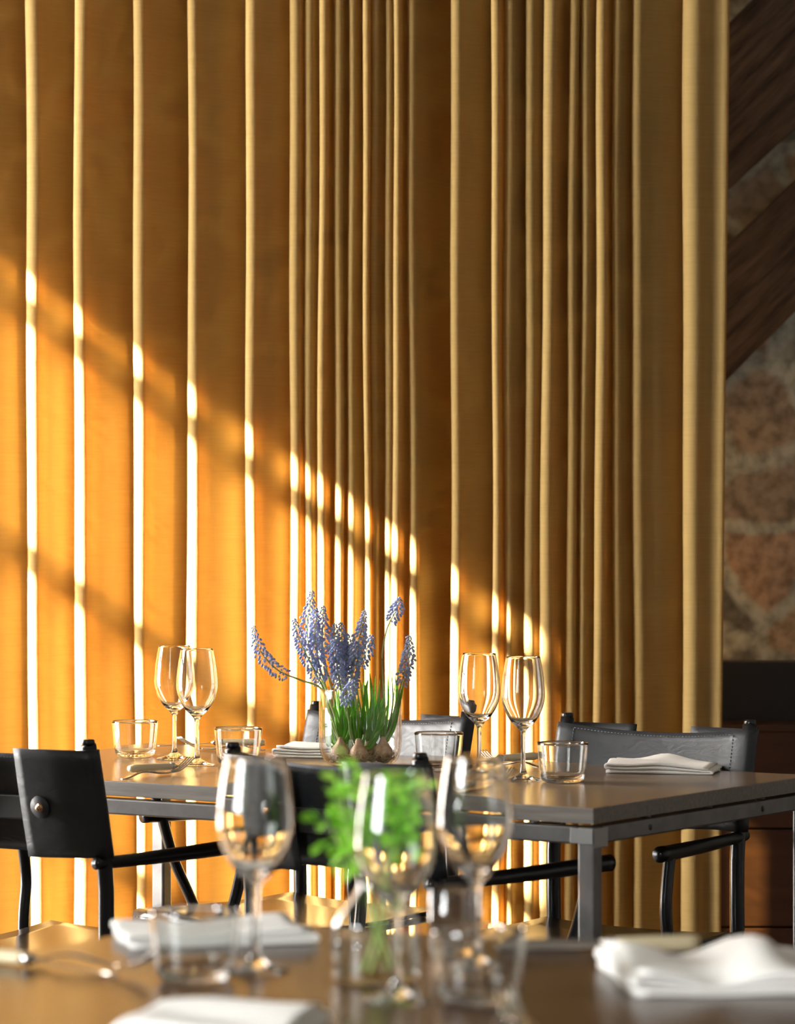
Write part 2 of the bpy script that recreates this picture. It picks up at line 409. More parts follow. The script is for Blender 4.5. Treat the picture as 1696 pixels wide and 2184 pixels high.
def curtain_profile(zt):
    """plan points at relative height zt (0 floor .. 1 rail)"""
    z = zt * 3.3
    py = HY - (z - CAM_Z) / YN * F_PX
    k = max(0.0, min(1.2, py / 1500.0))
    pts = []
    n = len(T)
    X = []; RR = []
    for i in range(n):
        px = T[i] + (B[i] - T[i]) * k
        w = wob[i]
        px += 1.6 * math.sin(z * 3.1 + w[0] * 3) + 1.0 * math.sin(z * 7.3 + w[1] * 3)
        X.append(cpx(px))
        RR.append((NW_[i] * (1 + 0.10 * math.sin(z * 2.3 + w[2] * 3))) / F_PX * YN * 0.76)
    for i in range(n):
        r = RR[i]; x = X[i]; D = DP[i]
        yn = YN + 0.006 * math.sin(i * 2.1)
        Dn = DP[i + 1] if i + 1 < n else 0.0
        # left wall, back to front
        for t in (0.0, 0.3, 0.6):
            pts.append((x + 0.35 * r * (1 - t), yn + r + (D - r) * (1 - t)))
        for a in range(0, 9):
            th = PI + (PI * 0.72) * a / 8           # from the left point round the tip
            pts.append((x + r + r * math.cos(th), yn + r + r * math.sin(th)))
        if i + 1 < n:
            x2 = X[i + 1] + 0.35 * RR[i + 1]; y2 = YN + 0.006 * math.sin((i + 1) * 2.1) + Dn
            xs, ys = pts[-1]
            gap = x2 - xs
            for t in (0.12, 0.25, 0.4, 0.55, 0.7, 0.85, 0.95):
                # leave the nose steeply, then run almost flat: a soft S
                e = t ** 0.75
                bow = 0.010 * math.sin(PI * t) * min(1, gap / 0.08) * (1 + 0.5 * math.sin(z * 1.7 + i))
                pts.append((xs + gap * t, ys + (y2 - ys) * e - bow))
        else:
            xe = cpx(1557 + (1541 - 1557) * k)
            xs, ys = pts[-1]
            for t in (0.15, 0.35, 0.55, 0.75, 0.9, 1.0):
                pts.append((xs + (xe - xs) * t, ys - 0.008 * t + 0.008 * math.sin(PI * t) + (0.006 if t == 1 else 0)))
            pts.append((xe - 0.002, ys))
    return pts
bm = bmesh.new()
NR = 60
prev = None
for j in range(NR + 1):
    zt = j / NR
    row = [bm.verts.new((x, y, 0.015 + zt * 3.3)) for x, y in curtain_profile(zt)]
    if prev:
        for a in range(len(row) - 1):
            bm.faces.new((prev[a], prev[a + 1], row[a + 1], row[a]))
    prev = row
cur = mk('curtain', bm, M_CURTAIN)
tag(cur, 'floor-length mustard linen curtain in deep vertical pleats behind the far table', 'curtain')
# rail the curtain hangs from
bm = bmesh.new(); sweep(bm, [(cpx(-1440), YN + .06, 3.36), (cpx(1600), YN + .06, 3.36)], .018, seg=12)
box(bm, cpx(-100), cpx(-100) + .03, YN + .05, YN + .07, 3.36, Z_CEIL); box(bm, cpx(1400), cpx(1400) + .03, YN + .05, YN + .07, 3.36, Z_CEIL)
tag(mk('curtain_rail', bm, M_BLACK), 'black rail fixed to the ceiling above the mustard curtain', 'curtain rail')

# ------------------------------------------------------------------ right background: timbers, bench
def timber(name, a, b, w, th, label, cat='beam', yb=Y_BACK):
    """rough-hewn beam on the back wall between two pixel positions"""
    A = Wp(*a, yb - th); Bv = Wp(*b, yb - th)
    d = Bv - A; L = d.length; ang = math.atan2(d.z, d.x)
    bm = bmesh.new(); nx, rnd = 26, random.Random(name + str(a))
    rings = []
    for i in range(nx + 1):
        x = L * i / nx
        j = [rnd.uniform(-.0022, .0022) for _ in range(8)]
        sec = [(-th, -w / 2 + j[0]), (-th + .012 * 0, -w / 6 + j[1] * .4), (-th + j[6], w / 6 + j[1]), (-th + j[7], w / 2 + j[2]), (0, w / 2 + j[3]), (0, -w / 2 + j[4])]
        rings.append([bm.verts.new((x, yy + 0.0, zz)) for yy, zz in sec])
    for r0, r1 in zip(rings, rings[1:]):
        for k in range(6): bm.faces.new((r0[k], r0[(k + 1) % 6], r1[(k + 1) % 6], r1[k]))
    bm.faces.new(rings[0]); bm.faces.new(rings[-1][::-1])
    o = mk(name, bm, M_BEAM, smooth=False)
    o.location = (A.x, yb - .002, A.z); o.rotation_euler = (0, -ang, 0)
    return tag(o, label, cat)
timber('timber_beam', (1350, 388), (2260, -500), .24, .12, 'wide dark timber brace, topmost on the stone wall right of the curtain')
timber('timber_beam', (1330, 561), (2300, -326), .085, .10, 'thin dark timber brace just under the widest one on the stone wall')
timber('timber_beam', (1400, 735), (2260, -78), .12, .10, 'greyed timber brace in the middle of the stone wall, right of the curtain')
timber('timber_beam', (1400, 868), (2280, 10), .15, .09, 'lowest brown diagonal timber brace above the plain grey stone wall')
# black bench back and wooden booth panel
def bench():
    r = empty('bench', (1.35, 7.9, 0)); tag(r, 'black bench back with brown wooden front panel, right of the curtain', 'bench')
    bm = bmesh.new(); M = Matrix.Rotation(R(0), 4, 'Z')
    box(bm, -.62, .9, .02, .14, 0.0, .865); mk('backrest', bm, M_BLACK, r, smooth=False, bevel=.006)
    bm = bmesh.new(); box(bm, .30, .42, -.005, .02, .55, .85); mk('strap', bm, M_BLACKWOOD, r, smooth=False)
    bm = bmesh.new(); box(bm, .225, .255, .013, .02, .826, .842); mk('tag', bm, M_WHITE, r, smooth=False)['label'] = 'small white tag'
    bm = bmesh.new(); lathe(bm, [(0, 0), (.012, 0), (.013, .006), (.009, .012), (0, .013)], 20, Matrix.Translation((.277, .018, .836)) @ Matrix.Rotation(PI / 2, 4, 'X')); mk('knob', bm, M_IVORY, r)['label'] = 'pale round knob'
    L = [(-.62, .9, -.16, -.13, z0, z0 + .232) for z0 in (.0, .237, .474)]
    bm = bmesh.new()
    for b in L: box(bm, *b)
    mk('front_panel', bm, M_PANEL, r, smooth=False, bevel=.002)['label'] = 'brown wooden front panel of horizontal boards'
    bm = bmesh.new(); box(bm, -.62, .9, -.165, .02, .706, .722); mk('seat', bm, M_PANEL, r, smooth=False, bevel=.002)['label'] = 'brown wooden shelf'
bench()

# ------------------------------------------------------------------ tables
U = Vector((.55, .835, 0)).normalized(); V = Vector((-U.y, U.x, 0))
def table(corner, L, D, label, top_mat, edge_mat, name='dining_table'):
    """corner = front right corner of the top; local x runs left along the front edge, local y away"""
    rz = math.atan2(V.y, V.x)
    r = empty(name, (corner.x, corner.y, 0), rz)      # local +x = V, local +y = -U  (so depth is -y)
    tag(r, label, 'table')
    TH = .0265
    bm = bmesh.new(); box(bm, 0, L, -D, 0, TAB_Z - TH, TAB_Z)
    top = mk('tabletop', bm, top_mat, r, smooth=False, bevel=.0015)
    top.data.materials.append(edge_mat)
    for p in top.data.polygons:
        if abs(p.normal.z) < .5: p.material_index = 1
    z1 = TAB_Z - TH - .005; z0 = z1 - .028; w = .030
    bm = bmesh.new()
    box(bm, w, L - w, -w, 0, z0, z1); box(bm, w, L - w, -D, -D + w, z0, z1)
    box(bm, 0, w, -D + w, -w, z0, z1); box(bm, L - w, L, -D + w, -w, z0, z1)
    mk('frame', bm, M_STEEL, r, smooth=False, bevel=.003)
    for (x, y) in ((0, 0), (L - w, 0), (0, -D + w), (L - w, -D + w)):
        bm = bmesh.new(); box(bm, x, x + w, y - w, y, 0, z1)
        mk('leg', bm, M_STEEL, r, smooth=False, bevel=.004)
    # weld patches at the near corner and bolt holes in the side rail, spacers under the top
    bm = bmesh.new()
    box(bm, -.0012, .0, -.046, -.001, z0 - .006, z1 - .002); box(bm, .001, .043, .0, .0012, z0 + .001, z1 - .002)
    mk('weld', bm, M_WELD, r, smooth=False, bevel=.001)['label'] = 'ground bright weld at the corner of the frame'
    for yy in (-.19, -.60):
        bm = bmesh.new(); lathe(bm, [(0, 0), (.0052, 0), (.0052, .001), (0, .001)], 20, Matrix.Translation((-.0008, yy, (z0 + z1) / 2)) @ Matrix.Rotation(PI / 2, 4, 'Y'))
        mk('bolt_hole', bm, M_BLACK, r)
    for (x, y) in ((.12, -.015), (.45, -.015), (.9, -.015), (.015, -.2), (.015, -.42), (.015, -.62), (L - .1, -.015)):
        bm = bmesh.new(); lathe(bm, [(0, z1), (.009, z1), (.009, TAB_Z - TH), (0, TAB_Z - TH)], 16, Matrix.Translation((x, y, 0)))
        mk('spacer', bm, M_STEEL, r)
    return r
FR = Vector((.316, 5.187, 0))
table(FR, 1.5, .807, 'far dining table with brown wooden top on a raw steel frame, vase in its middle', M_TABLE, M_EDGE)
# near table: back left corner at about pixel (470,1956), its front right corner lies off the frame
BLn = P(470, 1956)
FRn = BLn - V * 1.5 - U * .86
table(Vector((FRn.x, FRn.y, 0)), 1.5, .86, 'near dining table with dark brown wooden top, filling the foot of the picture', M_TABLE2, M_TABLE2)

# ------------------------------------------------------------------ chairs
CW = .40
def chair(label, origin, F, group='leather dining chairs'):
    """origin = middle between the two back posts, F = facing direction"""
    rz = math.atan2(F[1], F[0]) - PI / 2
    r = empty('dining_chair', (origin[0], origin[1], 0), rz); tag(r, label, 'chair', group)
    h = CW / 2
    def lean(z): return -.052 * max(0, (z - .60) / .235) ** 1.15
    for s in (-1, 1):
        bm = bmesh.new()
        zs = [0, .2, .4, .5, .58, .63, .68, .74, .80, .832]
        sweep(bm, [(s * h, lean(z) - .02 * (1 - min(1, z / .45)), z) for z in zs], .0138, seg=20, up=(0, 1, 0))
        p = mk('post', bm, M_BLACKWOOD, r)
        bm = bmesh.new(); lathe(bm, [(0, .832), (.0105, .832), (.0115, .834), (.0115, .839), (.010, .8415), (0, .842)], 24, Matrix.Translation((s * h, lean(.832), 0)))
        mk('cap', bm, M_BLACKWOOD, p)
        # armrest: slim at the post, fuller to the front
        bm = bmesh.new(); pts = catmull([(s * h, -.030, .628), (s * (h + .010), .06, .6265), (s * (h + .033), .20, .628), (s * (h + .062), .395, .632)], 8)
        n = len(pts); sweep(bm, pts, lerp_list([.0105, .0110, .0125, .0140], n), lerp_list([.0105, .0112, .0130, .0145], n), seg=20)
        mk('armrest', bm, M_BLACKWOOD, r, bevel=0)
        # front leg: the right one rakes back below the arm, the left one stands almost upright
        if s > 0: g = h + .054; lp = [(s * g, .350, .63), (s * g, .315, .54), (s * g, .262, .45), (s * g, .13, .22), (s * g, .02, 0)]
        else: g = h + .054; lp = [(s * g, .345, .63), (s * g, .360, .54), (s * g, .352, .45), (s * g, .35, .22), (s * g, .36, 0)]
        bm = bmesh.new(); pts = catmull(lp, 8); sweep(bm, pts, .0108, seg=18, up=(1, 0, 0))
        mk('leg', bm, M_BLACKWOOD, r)
    # seat: taut leather with a turned-down stitched front edge
    bm = bmesh.new(); nx, prof = 14, []
    prof = [(.02, .450), (.10, .446), (.20, .444), (.30, .445), (.39, .449), (.425, .4505), (.437, .447), (.440, .438), (.440, .424), (.436, .422), (.434, .436), (.425, .445), (.39, .4435), (.30, .4395), (.20, .4385), (.10, .4405), (.02, .4445)]
    rows = []
    for i in range(nx + 1):
        x = -.205 + .41 * i / nx; e = (abs(x) / .205) ** 4 * .004; c = (1 - (x / .205) ** 2) * .004
        rows.append([bm.verts.new((x * (.98 + .22 * min(1, y / .44)), y, z + e - c)) for y, z in prof])
    m_ = len(prof)
    for a, b in zip(rows, rows[1:]):
        for k in range(m_): bm.faces.new((a[k], a[(k + 1) % m_], b[(k + 1) % m_], b[k]))
    bm.faces.new(rows[0]); bm.faces.new(rows[-1][::-1])
    st = mk('seat', bm, M_SEAT, r)
    bm = bmesh.new()
    for i in range(58):
        x = (-.2 + i * .4 / 57) * 1.19
        box(bm, x, x + .0042, .4405, .4414, .4395, .4408)
    mk('stitching', bm, M_THREAD, st, smooth=False)
    for s in (-1, 1):
        bm = bmesh.new(); sweep(bm, [(s * .181, .0, .432), (s * .222, .43, .432)], .0065, seg=12); mk('seat_rail', bm, M_BLACKWOOD, r)
    bm = bmesh.new(); sweep(bm, [(-h, .0, .43), (h, .0, .43)], .009, seg=12); mk('crossbar', bm, M_BLACKWOOD, r)
    # flat slat behind the sling
    zc = .718; bm = bmesh.new(); box(bm, -h + .034, h - .034, lean(zc) - .0195, lean(zc) - .0125, zc - .021, zc + .021)
    mk('slat', bm, M_BLACK, r, smooth=False, bevel=.003)
    # backrest: one leather sling, wrapped round both posts, its ends folded to the rear
    rp = .0165; path = []
    nf = 9
    FW = .140
    for i in range(nf): u = 1 - i / (nf - 1); path.append((-h + FW * u, -rp - .001 - .0115 * (1 - (1 - u) ** 3), 'f'))
    for a in range(1, 8): th = -PI / 2 - PI * a / 8; path.append((-h + rp * math.cos(th), rp * math.sin(th), 'w'))
    nm = 16
    for i in range(nm + 1):
        x = -h + CW * i / nm; q = 1 - (x / h) ** 2
        path.append((x, rp - .021 * q, 'm'))
    for a in range(1, 8): th = PI / 2 - PI * a / 8; path.append((h + rp * math.cos(th), rp * math.sin(th), 'w'))
    for i in range(nf): u = i / (nf - 1); path.append((h - FW * u, -rp - .001 - .0115 * (1 - (1 - u) ** 3), 'f'))
    z0, z1 = .637, .824
    bm = bmesh.new(); nz = 10; rows = []
    for j in range(nz + 1):
        t = j / nz; row = []
        for x, y, k in path:
            q = max(0, 1 - (x / h) ** 2) if k == 'm' else 0
            za = z0 + .004 * q; zb = z1 - .013 * q
            if k == 'f': zb -= .001; za -= .004 * min(1, (h - abs(x)) / .12)
            z = za + (zb - za) * t
            # slight belly of the free flap corners
            yy = y - (.0025 * math.sin(PI * t) if k == 'f' and abs(abs(x) - h) > .05 else 0)
            row.append(bm.verts.new((x, yy + lean(z), z)))
        rows.append(row)
    for a, b in zip(rows, rows[1:]):
        for i in range(len(a) - 1): bm.faces.new((a[i], a[i + 1], b[i + 1], b[i]))
    bk = mk('backrest', bm, M_LEATHER, r)
    md = bk.modifiers.new('thickness', 'SOLIDIFY'); md.thickness = .0028; md.offset = 0
    # stitching along the top and ends, on both faces of the sling
    bm = bmesh.new()
    for i in range(50):
        x = -h + .028 + i * (CW - .056) / 49; q = 1 - (x / h) ** 2; z = z1 - .0135 * q - .0062
        for yo in (.0014, -.0024): box(bm, x - .0019, x + .0019, rp - .021 * q + yo + lean(z), rp - .021 * q + yo + .001 + lean(z), z - .0005, z + .0007)
    for s in (-1, 1):
        for k in range(26):
            z = z0 + .012 + k * .0064; x = s * (h - .026); q = 1 - (x / h) ** 2
            if z > z1 - .01: break
            yo = rp - .021 * q + .0014 + lean(z)
            box(bm, x - .0006, x + .0006, yo, yo + .001, z, z + .0042)
    mk('stitching', bm, M_THREAD, bk, smooth=False)
    for s in (-1, 1):
        xs = s * (h - .098); zz = .722; yy = -rp - .0125 + lean(zz) - .003
        Mx = Matrix.Translation((xs, yy, zz)) @ Matrix.Rotation(PI / 2 + .2, 4, 'X')
        bm = bmesh.new(); lathe(bm, [(0, 0), (.0195, 0), (.0203, .0015), (.0195, .003), (0, .003)], 32, Mx)
        dk = mk('washer', bm, M_LEATHER, r)
        bm = bmesh.new(); lathe(bm, [(0, .003), (.0072, .003), (.0074, .0042), (.0045, .005), (.0036, .0062), (.0046, .0082), (.0042, .0100), (.002, .0112), (0, .0114)], 24, Mx)
        mk('stud', bm, M_BRASS, dk)['label'] = 'round brass stud'
    return r
def chair_from_post(label, post, side, F):
    """post = plan position of one back post, side=+1 chair's right post"""
    F = Vector((*F, 0)).normalized(); Rt = Vector((F.y, -F.x, 0))
    o = Vector((*post, 0)) - Rt * side * CW / 2
    return chair(label, (o.x, o.y), (F.x, F.y))
chair_from_post('black leather chair at the left of the far table, brass stud on its back', (-.500, 5.52), 1, (.52, .854))
chair_from_post('black leather chair with its back to us in the middle, behind the near wine glasses', (.068, 5.20), 1, (.62, .785))
chair_from_post('black leather chair behind the vase, pushed in from the curtain side', (-.200, 6.60), 1, (-.645, -.765))
chair_from_post('black leather chair facing us behind the folded napkin at the far table corner', (.300, 6.19), 1, (-.566, -.824))

# ------------------------------------------------------------------ glassware
def prof2(raw, n=5): return [(max(0, v.x), v.y) for v in catmull([(a, b, 0) for a, b in raw], n)]
outer = prof2([(.0345, .0010), (.030, .0026), (.017, .0062), (.0078, .0125), (.0048, .022), (.0040, .040), (.0039, .070), (.0050, .0855), (.0115, .0945), (.0235, .1065), (.0335, .1245), (.0385, .1435), (.0390, .157), (.0373, .178), (.0342, .200), (.0308, .2195)])
inner = prof2([(.0300, .2195), (.0334, .200), (.0364, .178), (.0380, .157), (.0374, .1435), (.0322, .1255), (.0220, .109), (.0095, .1005)])
WINE = [(0, .0), (.033, .0)] + outer + [(.0304, .2202)] + inner + [(0, .0985)]
bm = bmesh.new(); lathe(bm, WINE, 72)
wine_me = mk('wine_glass', bm, M_GLASS)
outer = prof2([(.0300, .0), (.0352, .0022), (.0388, .0075), (.0408, .018), (.0432, .042), (.0457, .0695)])
inner = prof2([(.0445, .0695), (.0420, .042), (.0395, .0185), (.0372, .0115), (.0320, .0075), (.020, .0068)])
TUMB = [(0, .0008), (.024, .0008)] + outer + [(.0451, .0703)] + inner + [(0, .0066)]
bm = bmesh.new(); lathe(bm, TUMB, 72)
tumb_me = mk('tumbler', bm, M_GLASS)
def place(proto, first, pos, label, cat, group, rz=0):
    o = proto if first else copy_tree(proto)
    o.location = pos; o.rotation_euler = (0, 0, rz)
    return tag(o, label, cat, group)
EPS = .0004
wines = [((845, 2135), 'clear wine glass standing just in front of the herb bottle on the near table'),
         ((545, 2070), 'clear wine glass left of the herb bottle, beside a napkin on the near table'),
         ((1015, 2066), 'clear wine glass behind the right-hand tumbler on the near table'),
         ((372, 1619), 'clear wine glass at the back of the left-hand pair on the far table'),
         ((420, 1632), 'clear wine glass at the front of the left-hand pair on the far table'),
         ((1022, 1650), 'clear wine glass on the vase side of the right-hand pair on the far table'),
         ((1116, 1664), 'clear wine glass on the tumbler side of the right-hand pair on the far table')]
for i, (pp, lb) in enumerate(wines):
    p = P(*pp); p.z += EPS; place(wine_me, i == 0, p, lb, 'wine glass', 'wine glasses on the two tables', i * .7)
tumbs = [((417, 2090), 'clear tumbler in front of the flat napkin, left on the near table'),
         ((1022, 2137), 'clear tumbler right of the herb bottle on the near table, a fork before it'),
         ((288, 1614), 'clear tumbler nearest the left end of the far table'),
         ((508, 1631), 'clear tumbler just right of the left wine glass pair on the far table'),
         ((936, 1643), 'clear tumbler just right of the flower vase on the far table'),
         ((1200, 1668), 'clear tumbler near the right corner of the far table')]
for i, (pp, lb) in enumerate(tumbs):
    p = P(*pp); p.z += EPS; place(tumb_me, i == 0, p, lb, 'tumbler', 'tumblers on the two tables', i * .5)
bm = bmesh.new()
lathe(bm, [(0, 0), (.026, 0), (.0288, .003), (.029, .02), (.029, .069), (.0285, .070), (.0275, .069), (.0272, .02), (.0265, .009), (0, .008)], 56)
p = P(972, 2036); p.z += EPS
tag(mk('votive_glass', bm, M_GLASS, loc=p), 'small straight clear glass behind the right wine glass on the near table', 'glass')

# ------------------------------------------------------------------ flower vase
vp = P(769, 1634); vp.z += EPS
ro, hv = .0785, .147
vo_ = prof2([(.045, 0), (.058, .003), (.070, .013), (.0765, .030), (ro, .055), (ro, .10), (ro, hv - .001)])
vi_ = prof2([(ro - .003, hv - .001), (ro - .003, .10), (ro - .003, .055), (.0735, .031), (.067, .0155), (.056, .0072), (.044, .0055)])
bm = bmesh.new(); lathe(bm, [(0, 0)] + vo_ + [(ro - .0015, hv)] + vi_ + [(0, .0055)], 96)
vase = mk('vase', bm, M_SHELL, loc=vp)
tag(vase, 'wide clear glass vase of blue grape hyacinths in the middle of the far table', 'vase')
bm = bmesh.new(); wi = [(r - .0006, z + .0006) for r, z in vi_[::-1] if z < .025]
lathe(bm, [(0, .0062)] + wi + [(.0712, .0252), (0, .0252)], 96)
tag(mk('water', bm, M_WATER, vase), None, None)['label'] = 'shallow clear water at the bottom'

# grape hyacinths: one thing per bulb, with its leaves and flower spikes
VX, VY = vp.x, vp.y
def fp(px, py, dd): return Wp(px, py, VY + dd)
def spike(parent, pts, nfl, n_flor, fl_len=None, dense=1.0):
    """pts: stem from tip to base in world space, nfl = share of the stem carrying florets"""
    o0 = parent.location
    pp = catmull([Vector(p) - o0 for p in pts], 10)
    bm = bmesh.new(); n = len(pp); sweep(bm, pp, lerp_list([.0007, .0013, .0018, .0021], n), seg=8)
    st = mk('flower_stem', bm, M_STEM, parent)
    bm = bmesh.new()
    tot = [0]
    for a, b in zip(pp, pp[1:]): tot.append(tot[-1] + (b - a).length)
    Lf = tot[-1] * nfl
    n_flor = int(n_flor * 1.35)
    for k in range(n_flor):
        s = Lf * ((k + .5) / n_flor); i = 0
        while i < n - 2 and tot[i + 1] < s: i += 1
        q = (s - tot[i]) / max(1e-6, tot[i + 1] - tot[i]); c = pp[i].lerp(pp[i + 1], q)
        t = (pp[i + 1] - pp[i]).normalized()
        ph = k * 2.4 + random.uniform(-.3, .3); side = t.cross(Vector((math.cos(ph), math.sin(ph), .1))).normalized()
        rel = s / Lf
        rad = (.0030 + .0098 * min(1, rel * 2.2)) * random.uniform(.75, 1.15) * (1.05 - .2 * rel)
        size = (.0021 + .0016 * min(1, rel * 3)) * random.uniform(.85, 1.15) * (1.0 if rel < .8 else .8)
        pos = c + side * rad + Vector((0, 0, -.002 * rel))
        ax = (side * .75 + Vector((0, 0, -.65))).normalized()
        M = ax.to_track_quat('Z', 'Y').to_matrix()
        blob(bm, pos, size * .74, size * .74, size * 1.1, M, 7, 5)
        sweep(bm, [c, pos], .0003, seg=4)
    mk('florets', bm, M_FLORET, st)['label'] = 'pale blue bell-shaped florets'
def leaf(parent, pts, w, name='leaf'):
    o0 = parent.location
    pp = catmull([Vector(p) - o0 for p in pts], 7); n = len(pp)
    ang = random.uniform(-.9, .9)
    ups = []
    for i in range(n):
        t = (pp[min(i + 1, n - 1)] - pp[max(i - 1, 0)]).normalized()
        ups.append(Matrix.Rotation(ang + .4 * i / n, 3, t) @ Vector((0, -1, .05)))
    ra = lerp_list([w * .55, w * .8, w, w, w * .85, w * .15], n)
    bm = bmesh.new(); sweep(bm, pp, ra, .0005, seg=8, ups=ups)
    mk(name, bm, M_LEAF, parent)
random.seed(11)
def hyacinth(bpx, bdd, label, spikes, leaves, bs=.019):
    b = fp(bpx, 1634, bdd); b = Vector((b.x, VY + bdd, vp.z + .0245))
    r = empty('grape_hyacinth', b); tag(r, label, 'flower', 'grape hyacinths in the glass vase')
    bm = bmesh.new()
    lathe(bm, [(0, -bs * .95), (bs * .6, -bs * .8), (bs, -bs * .1), (bs * .85, bs * .5), (bs * .4, bs * 1.1), (bs * .22, bs * 1.6), (0, bs * 1.7)], 20)
    for v in bm.verts: v.co += Vector([random.uniform(-.0008, .0008) for _ in range(3)])
    mk('bulb', bm, M_BULB, r)['label'] = 'papery brown bulb'
    bm = bmesh.new()
    for k in range(46):
        a = random.uniform(0, 2 * PI); q = Vector((math.cos(a), math.sin(a), 0)); p0 = q * bs * .85 + Vector((0, 0, random.uniform(-.8, -.1) * bs))
        pts = [p0]
        for s in range(6):
            p0 = p0 + q * random.uniform(-.001, .0045) + Vector((random.uniform(-.005, .005), random.uniform(-.005, .005), random.uniform(-.003, .0045)))
            p0.z = max(p0.z, -.0168); pts.append(p0)
        for v in pts:
            q2 = Vector((b.x + v.x - VX, b.y + v.y - VY)); l2 = q2.length
            if l2 > .064: q2 *= .064 / l2; v.x, v.y = q2.x + VX - b.x, q2.y + VY - b.y
        sweep(bm, catmull(pts, 3), .0006, seg=5)
    mk('roots', bm, M_ROOT, r)['label'] = 'tangle of thin pale roots'
    top = b + Vector((0, 0, bs * 1.0))
    for pl, dd, share, nf in spikes:
        w = [fp(px, py, dd * (1 - .6 * i / len(pl))) for i, (px, py) in enumerate(pl)]
        spike(r, w + [top], share, nf)
    for k in range(5):
        tx = bpx + random.uniform(-26, 30); ty = random.uniform(1445, 1520); bx = bpx + (tx - bpx) * .35
        leaves.append(([(bx, 1575), (bx + (tx - bx) * .5, 1535), (tx, ty)], bdd + random.uniform(-.02, .02), random.uniform(.0026, .0036)))
    for L_, dd, w in leaves:
        q = [top] + [fp(px, py, dd * (i + 1) / len(L_)) for i, (px, py) in enumerate(L_)]
        leaf(r, q, w)
hyacinth(726, -.022, 'grape hyacinth whose left spike arches far out over the vase rim',
    [([(540, 1335), (548, 1372), (566, 1403), (597, 1432), (640, 1450), (686, 1470), (708, 1530)], -.02, .40, 62),
     ([(628, 1320), (636, 1358), (652, 1393), (673, 1435), (692, 1475), (706, 1540)], -.01, .52, 80)],
    [([(700, 1590), (690, 1540), (684, 1482)], -.02, .0030), ([(712, 1580), (700, 1520), (692, 1478)], .0, .0028), ([(722, 1590), (708, 1540), (702, 1495)], .01, .0030),
     ([(716, 1590), (696, 1555), (688, 1510)], .02, .0028), ([(735, 1585), (728, 1535), (722, 1488)], -.01, .0027), ([(730, 1595), (745, 1560), (752, 1520), (770, 1505)], -.03, .0030),
     ([(708, 1596), (698, 1570), (691, 1535)], .035, .0032), ([(728, 1580), (716, 1530), (712, 1500)], .03, .0032)])
hyacinth(735, .030, 'grape hyacinth with the topmost pair of tall spikes, left of the middle of the vase',
    [([(666, 1260), (660, 1300), (655, 1340), (664, 1400), (692, 1465), (722, 1550)], .03, .38, 60),
     ([(675, 1297), (672, 1345), (677, 1395), (690, 1450), (716, 1530)], .0, .50, 110),
     ([(690, 1293), (688, 1345), (690, 1390), (702, 1450), (724, 1540)], .02, .38, 62)],
    [([(742, 1570), (745, 1510), (743, 1470)], .0, .0030), ([(738, 1560), (732, 1500), (735, 1455)], .03, .0030), ([(750, 1570), (756, 1510), (762, 1490)], .04, .0030), ([(728, 1560), (722, 1510), (716, 1460)], .04, .0028),
     ([(744, 1590), (754, 1550), (758, 1510)], -.01, .0032), ([(735, 1590), (731, 1550), (726, 1510)], .02, .0034)])
hyacinth(765, -.034, 'grape hyacinth with the dense middle cluster of spikes, one nodding inside the rim',
    [([(714, 1330), (714, 1362), (718, 1405), (725, 1455), (748, 1560)], .0, .38, 66),
     ([(727, 1328), (730, 1368), (728, 1410), (730, 1460), (752, 1560)], .02, .38, 66),
     ([(712, 1364), (716, 1405), (722, 1445), (733, 1490), (755, 1580)], -.03, .42, 84),
     ([(757, 1450), (748, 1470), (740, 1492), (743, 1530), (752, 1590)], -.05, .36, 46)],
    [([(775, 1590), (779, 1530), (772, 1480), (768, 1450)], -.02, .0030), ([(770, 1590), (790, 1540), (797, 1490)], -.03, .0028), ([(790, 1595), (812, 1550), (825, 1505)], -.04, .0036),
     ([(782, 1598), (800, 1560), (812, 1520), (818, 1500)], -.05, .0034), ([(775, 1605), (795, 1575), (822, 1545)], -.03, .0034), ([(768, 1580), (774, 1520), (781, 1470), (785, 1450)], .0, .003)], .018)
hyacinth(792, .012, 'grape hyacinth with four spikes crowded to the right of the middle of the vase',
    [([(778, 1302), (769, 1350), (755, 1405), (750, 1460), (776, 1560)], .0, .42, 80),
     ([(742, 1352), (739, 1395), (740, 1445), (768, 1550)], .02, .44, 74),
     ([(762, 1366), (758, 1405), (752, 1450), (772, 1550)], -.02, .44, 74),
     ([(794, 1355), (782, 1388), (768, 1420), (762, 1470), (780, 1560)], .03, .30, 46)],
    [([(798, 1560), (795, 1500), (789, 1436)], .0, .0036), ([(800, 1560), (806, 1500), (811, 1447)], .02, .0030), ([(790, 1560), (782, 1500), (775, 1455)], .03, .0036), ([(806, 1570), (800, 1510), (801, 1442)], .04, .0032),
     ([(794, 1580), (789, 1540), (791, 1490)], -.02, .0034), ([(788, 1590), (770, 1550), (760, 1520)], .03, .0032), ([(800, 1580), (812, 1540), (820, 1480)], .04, .003)])
hyacinth(817, -.010, 'grape hyacinth with one small spike on a tall bare stem, at the right rim',
    [([(852, 1274), (846, 1300), (826, 1340), (816, 1391), (816, 1430), (820, 1500), (822, 1570)], .0, .17, 40),
     ([(872, 1356), (872, 1391), (865, 1428), (853, 1470), (838, 1540)], -.02, .45, 66)],
    [([(826, 1560), (838, 1500), (835, 1427)], .0, .0030), ([(832, 1560), (845, 1500), (850, 1425)], .02, .0032), ([(838, 1560), (852, 1500), (862, 1450)], -.02, .0030), ([(822, 1560), (828, 1500), (828, 1440)], .04, .003),
     ([(830, 1575), (843, 1530), (848, 1480)], .03, .003), ([(822, 1580), (815, 1540), (809, 1500)], .0, .003), ([(834, 1555), (846, 1500), (843, 1440)], .03, .0032)], .019)

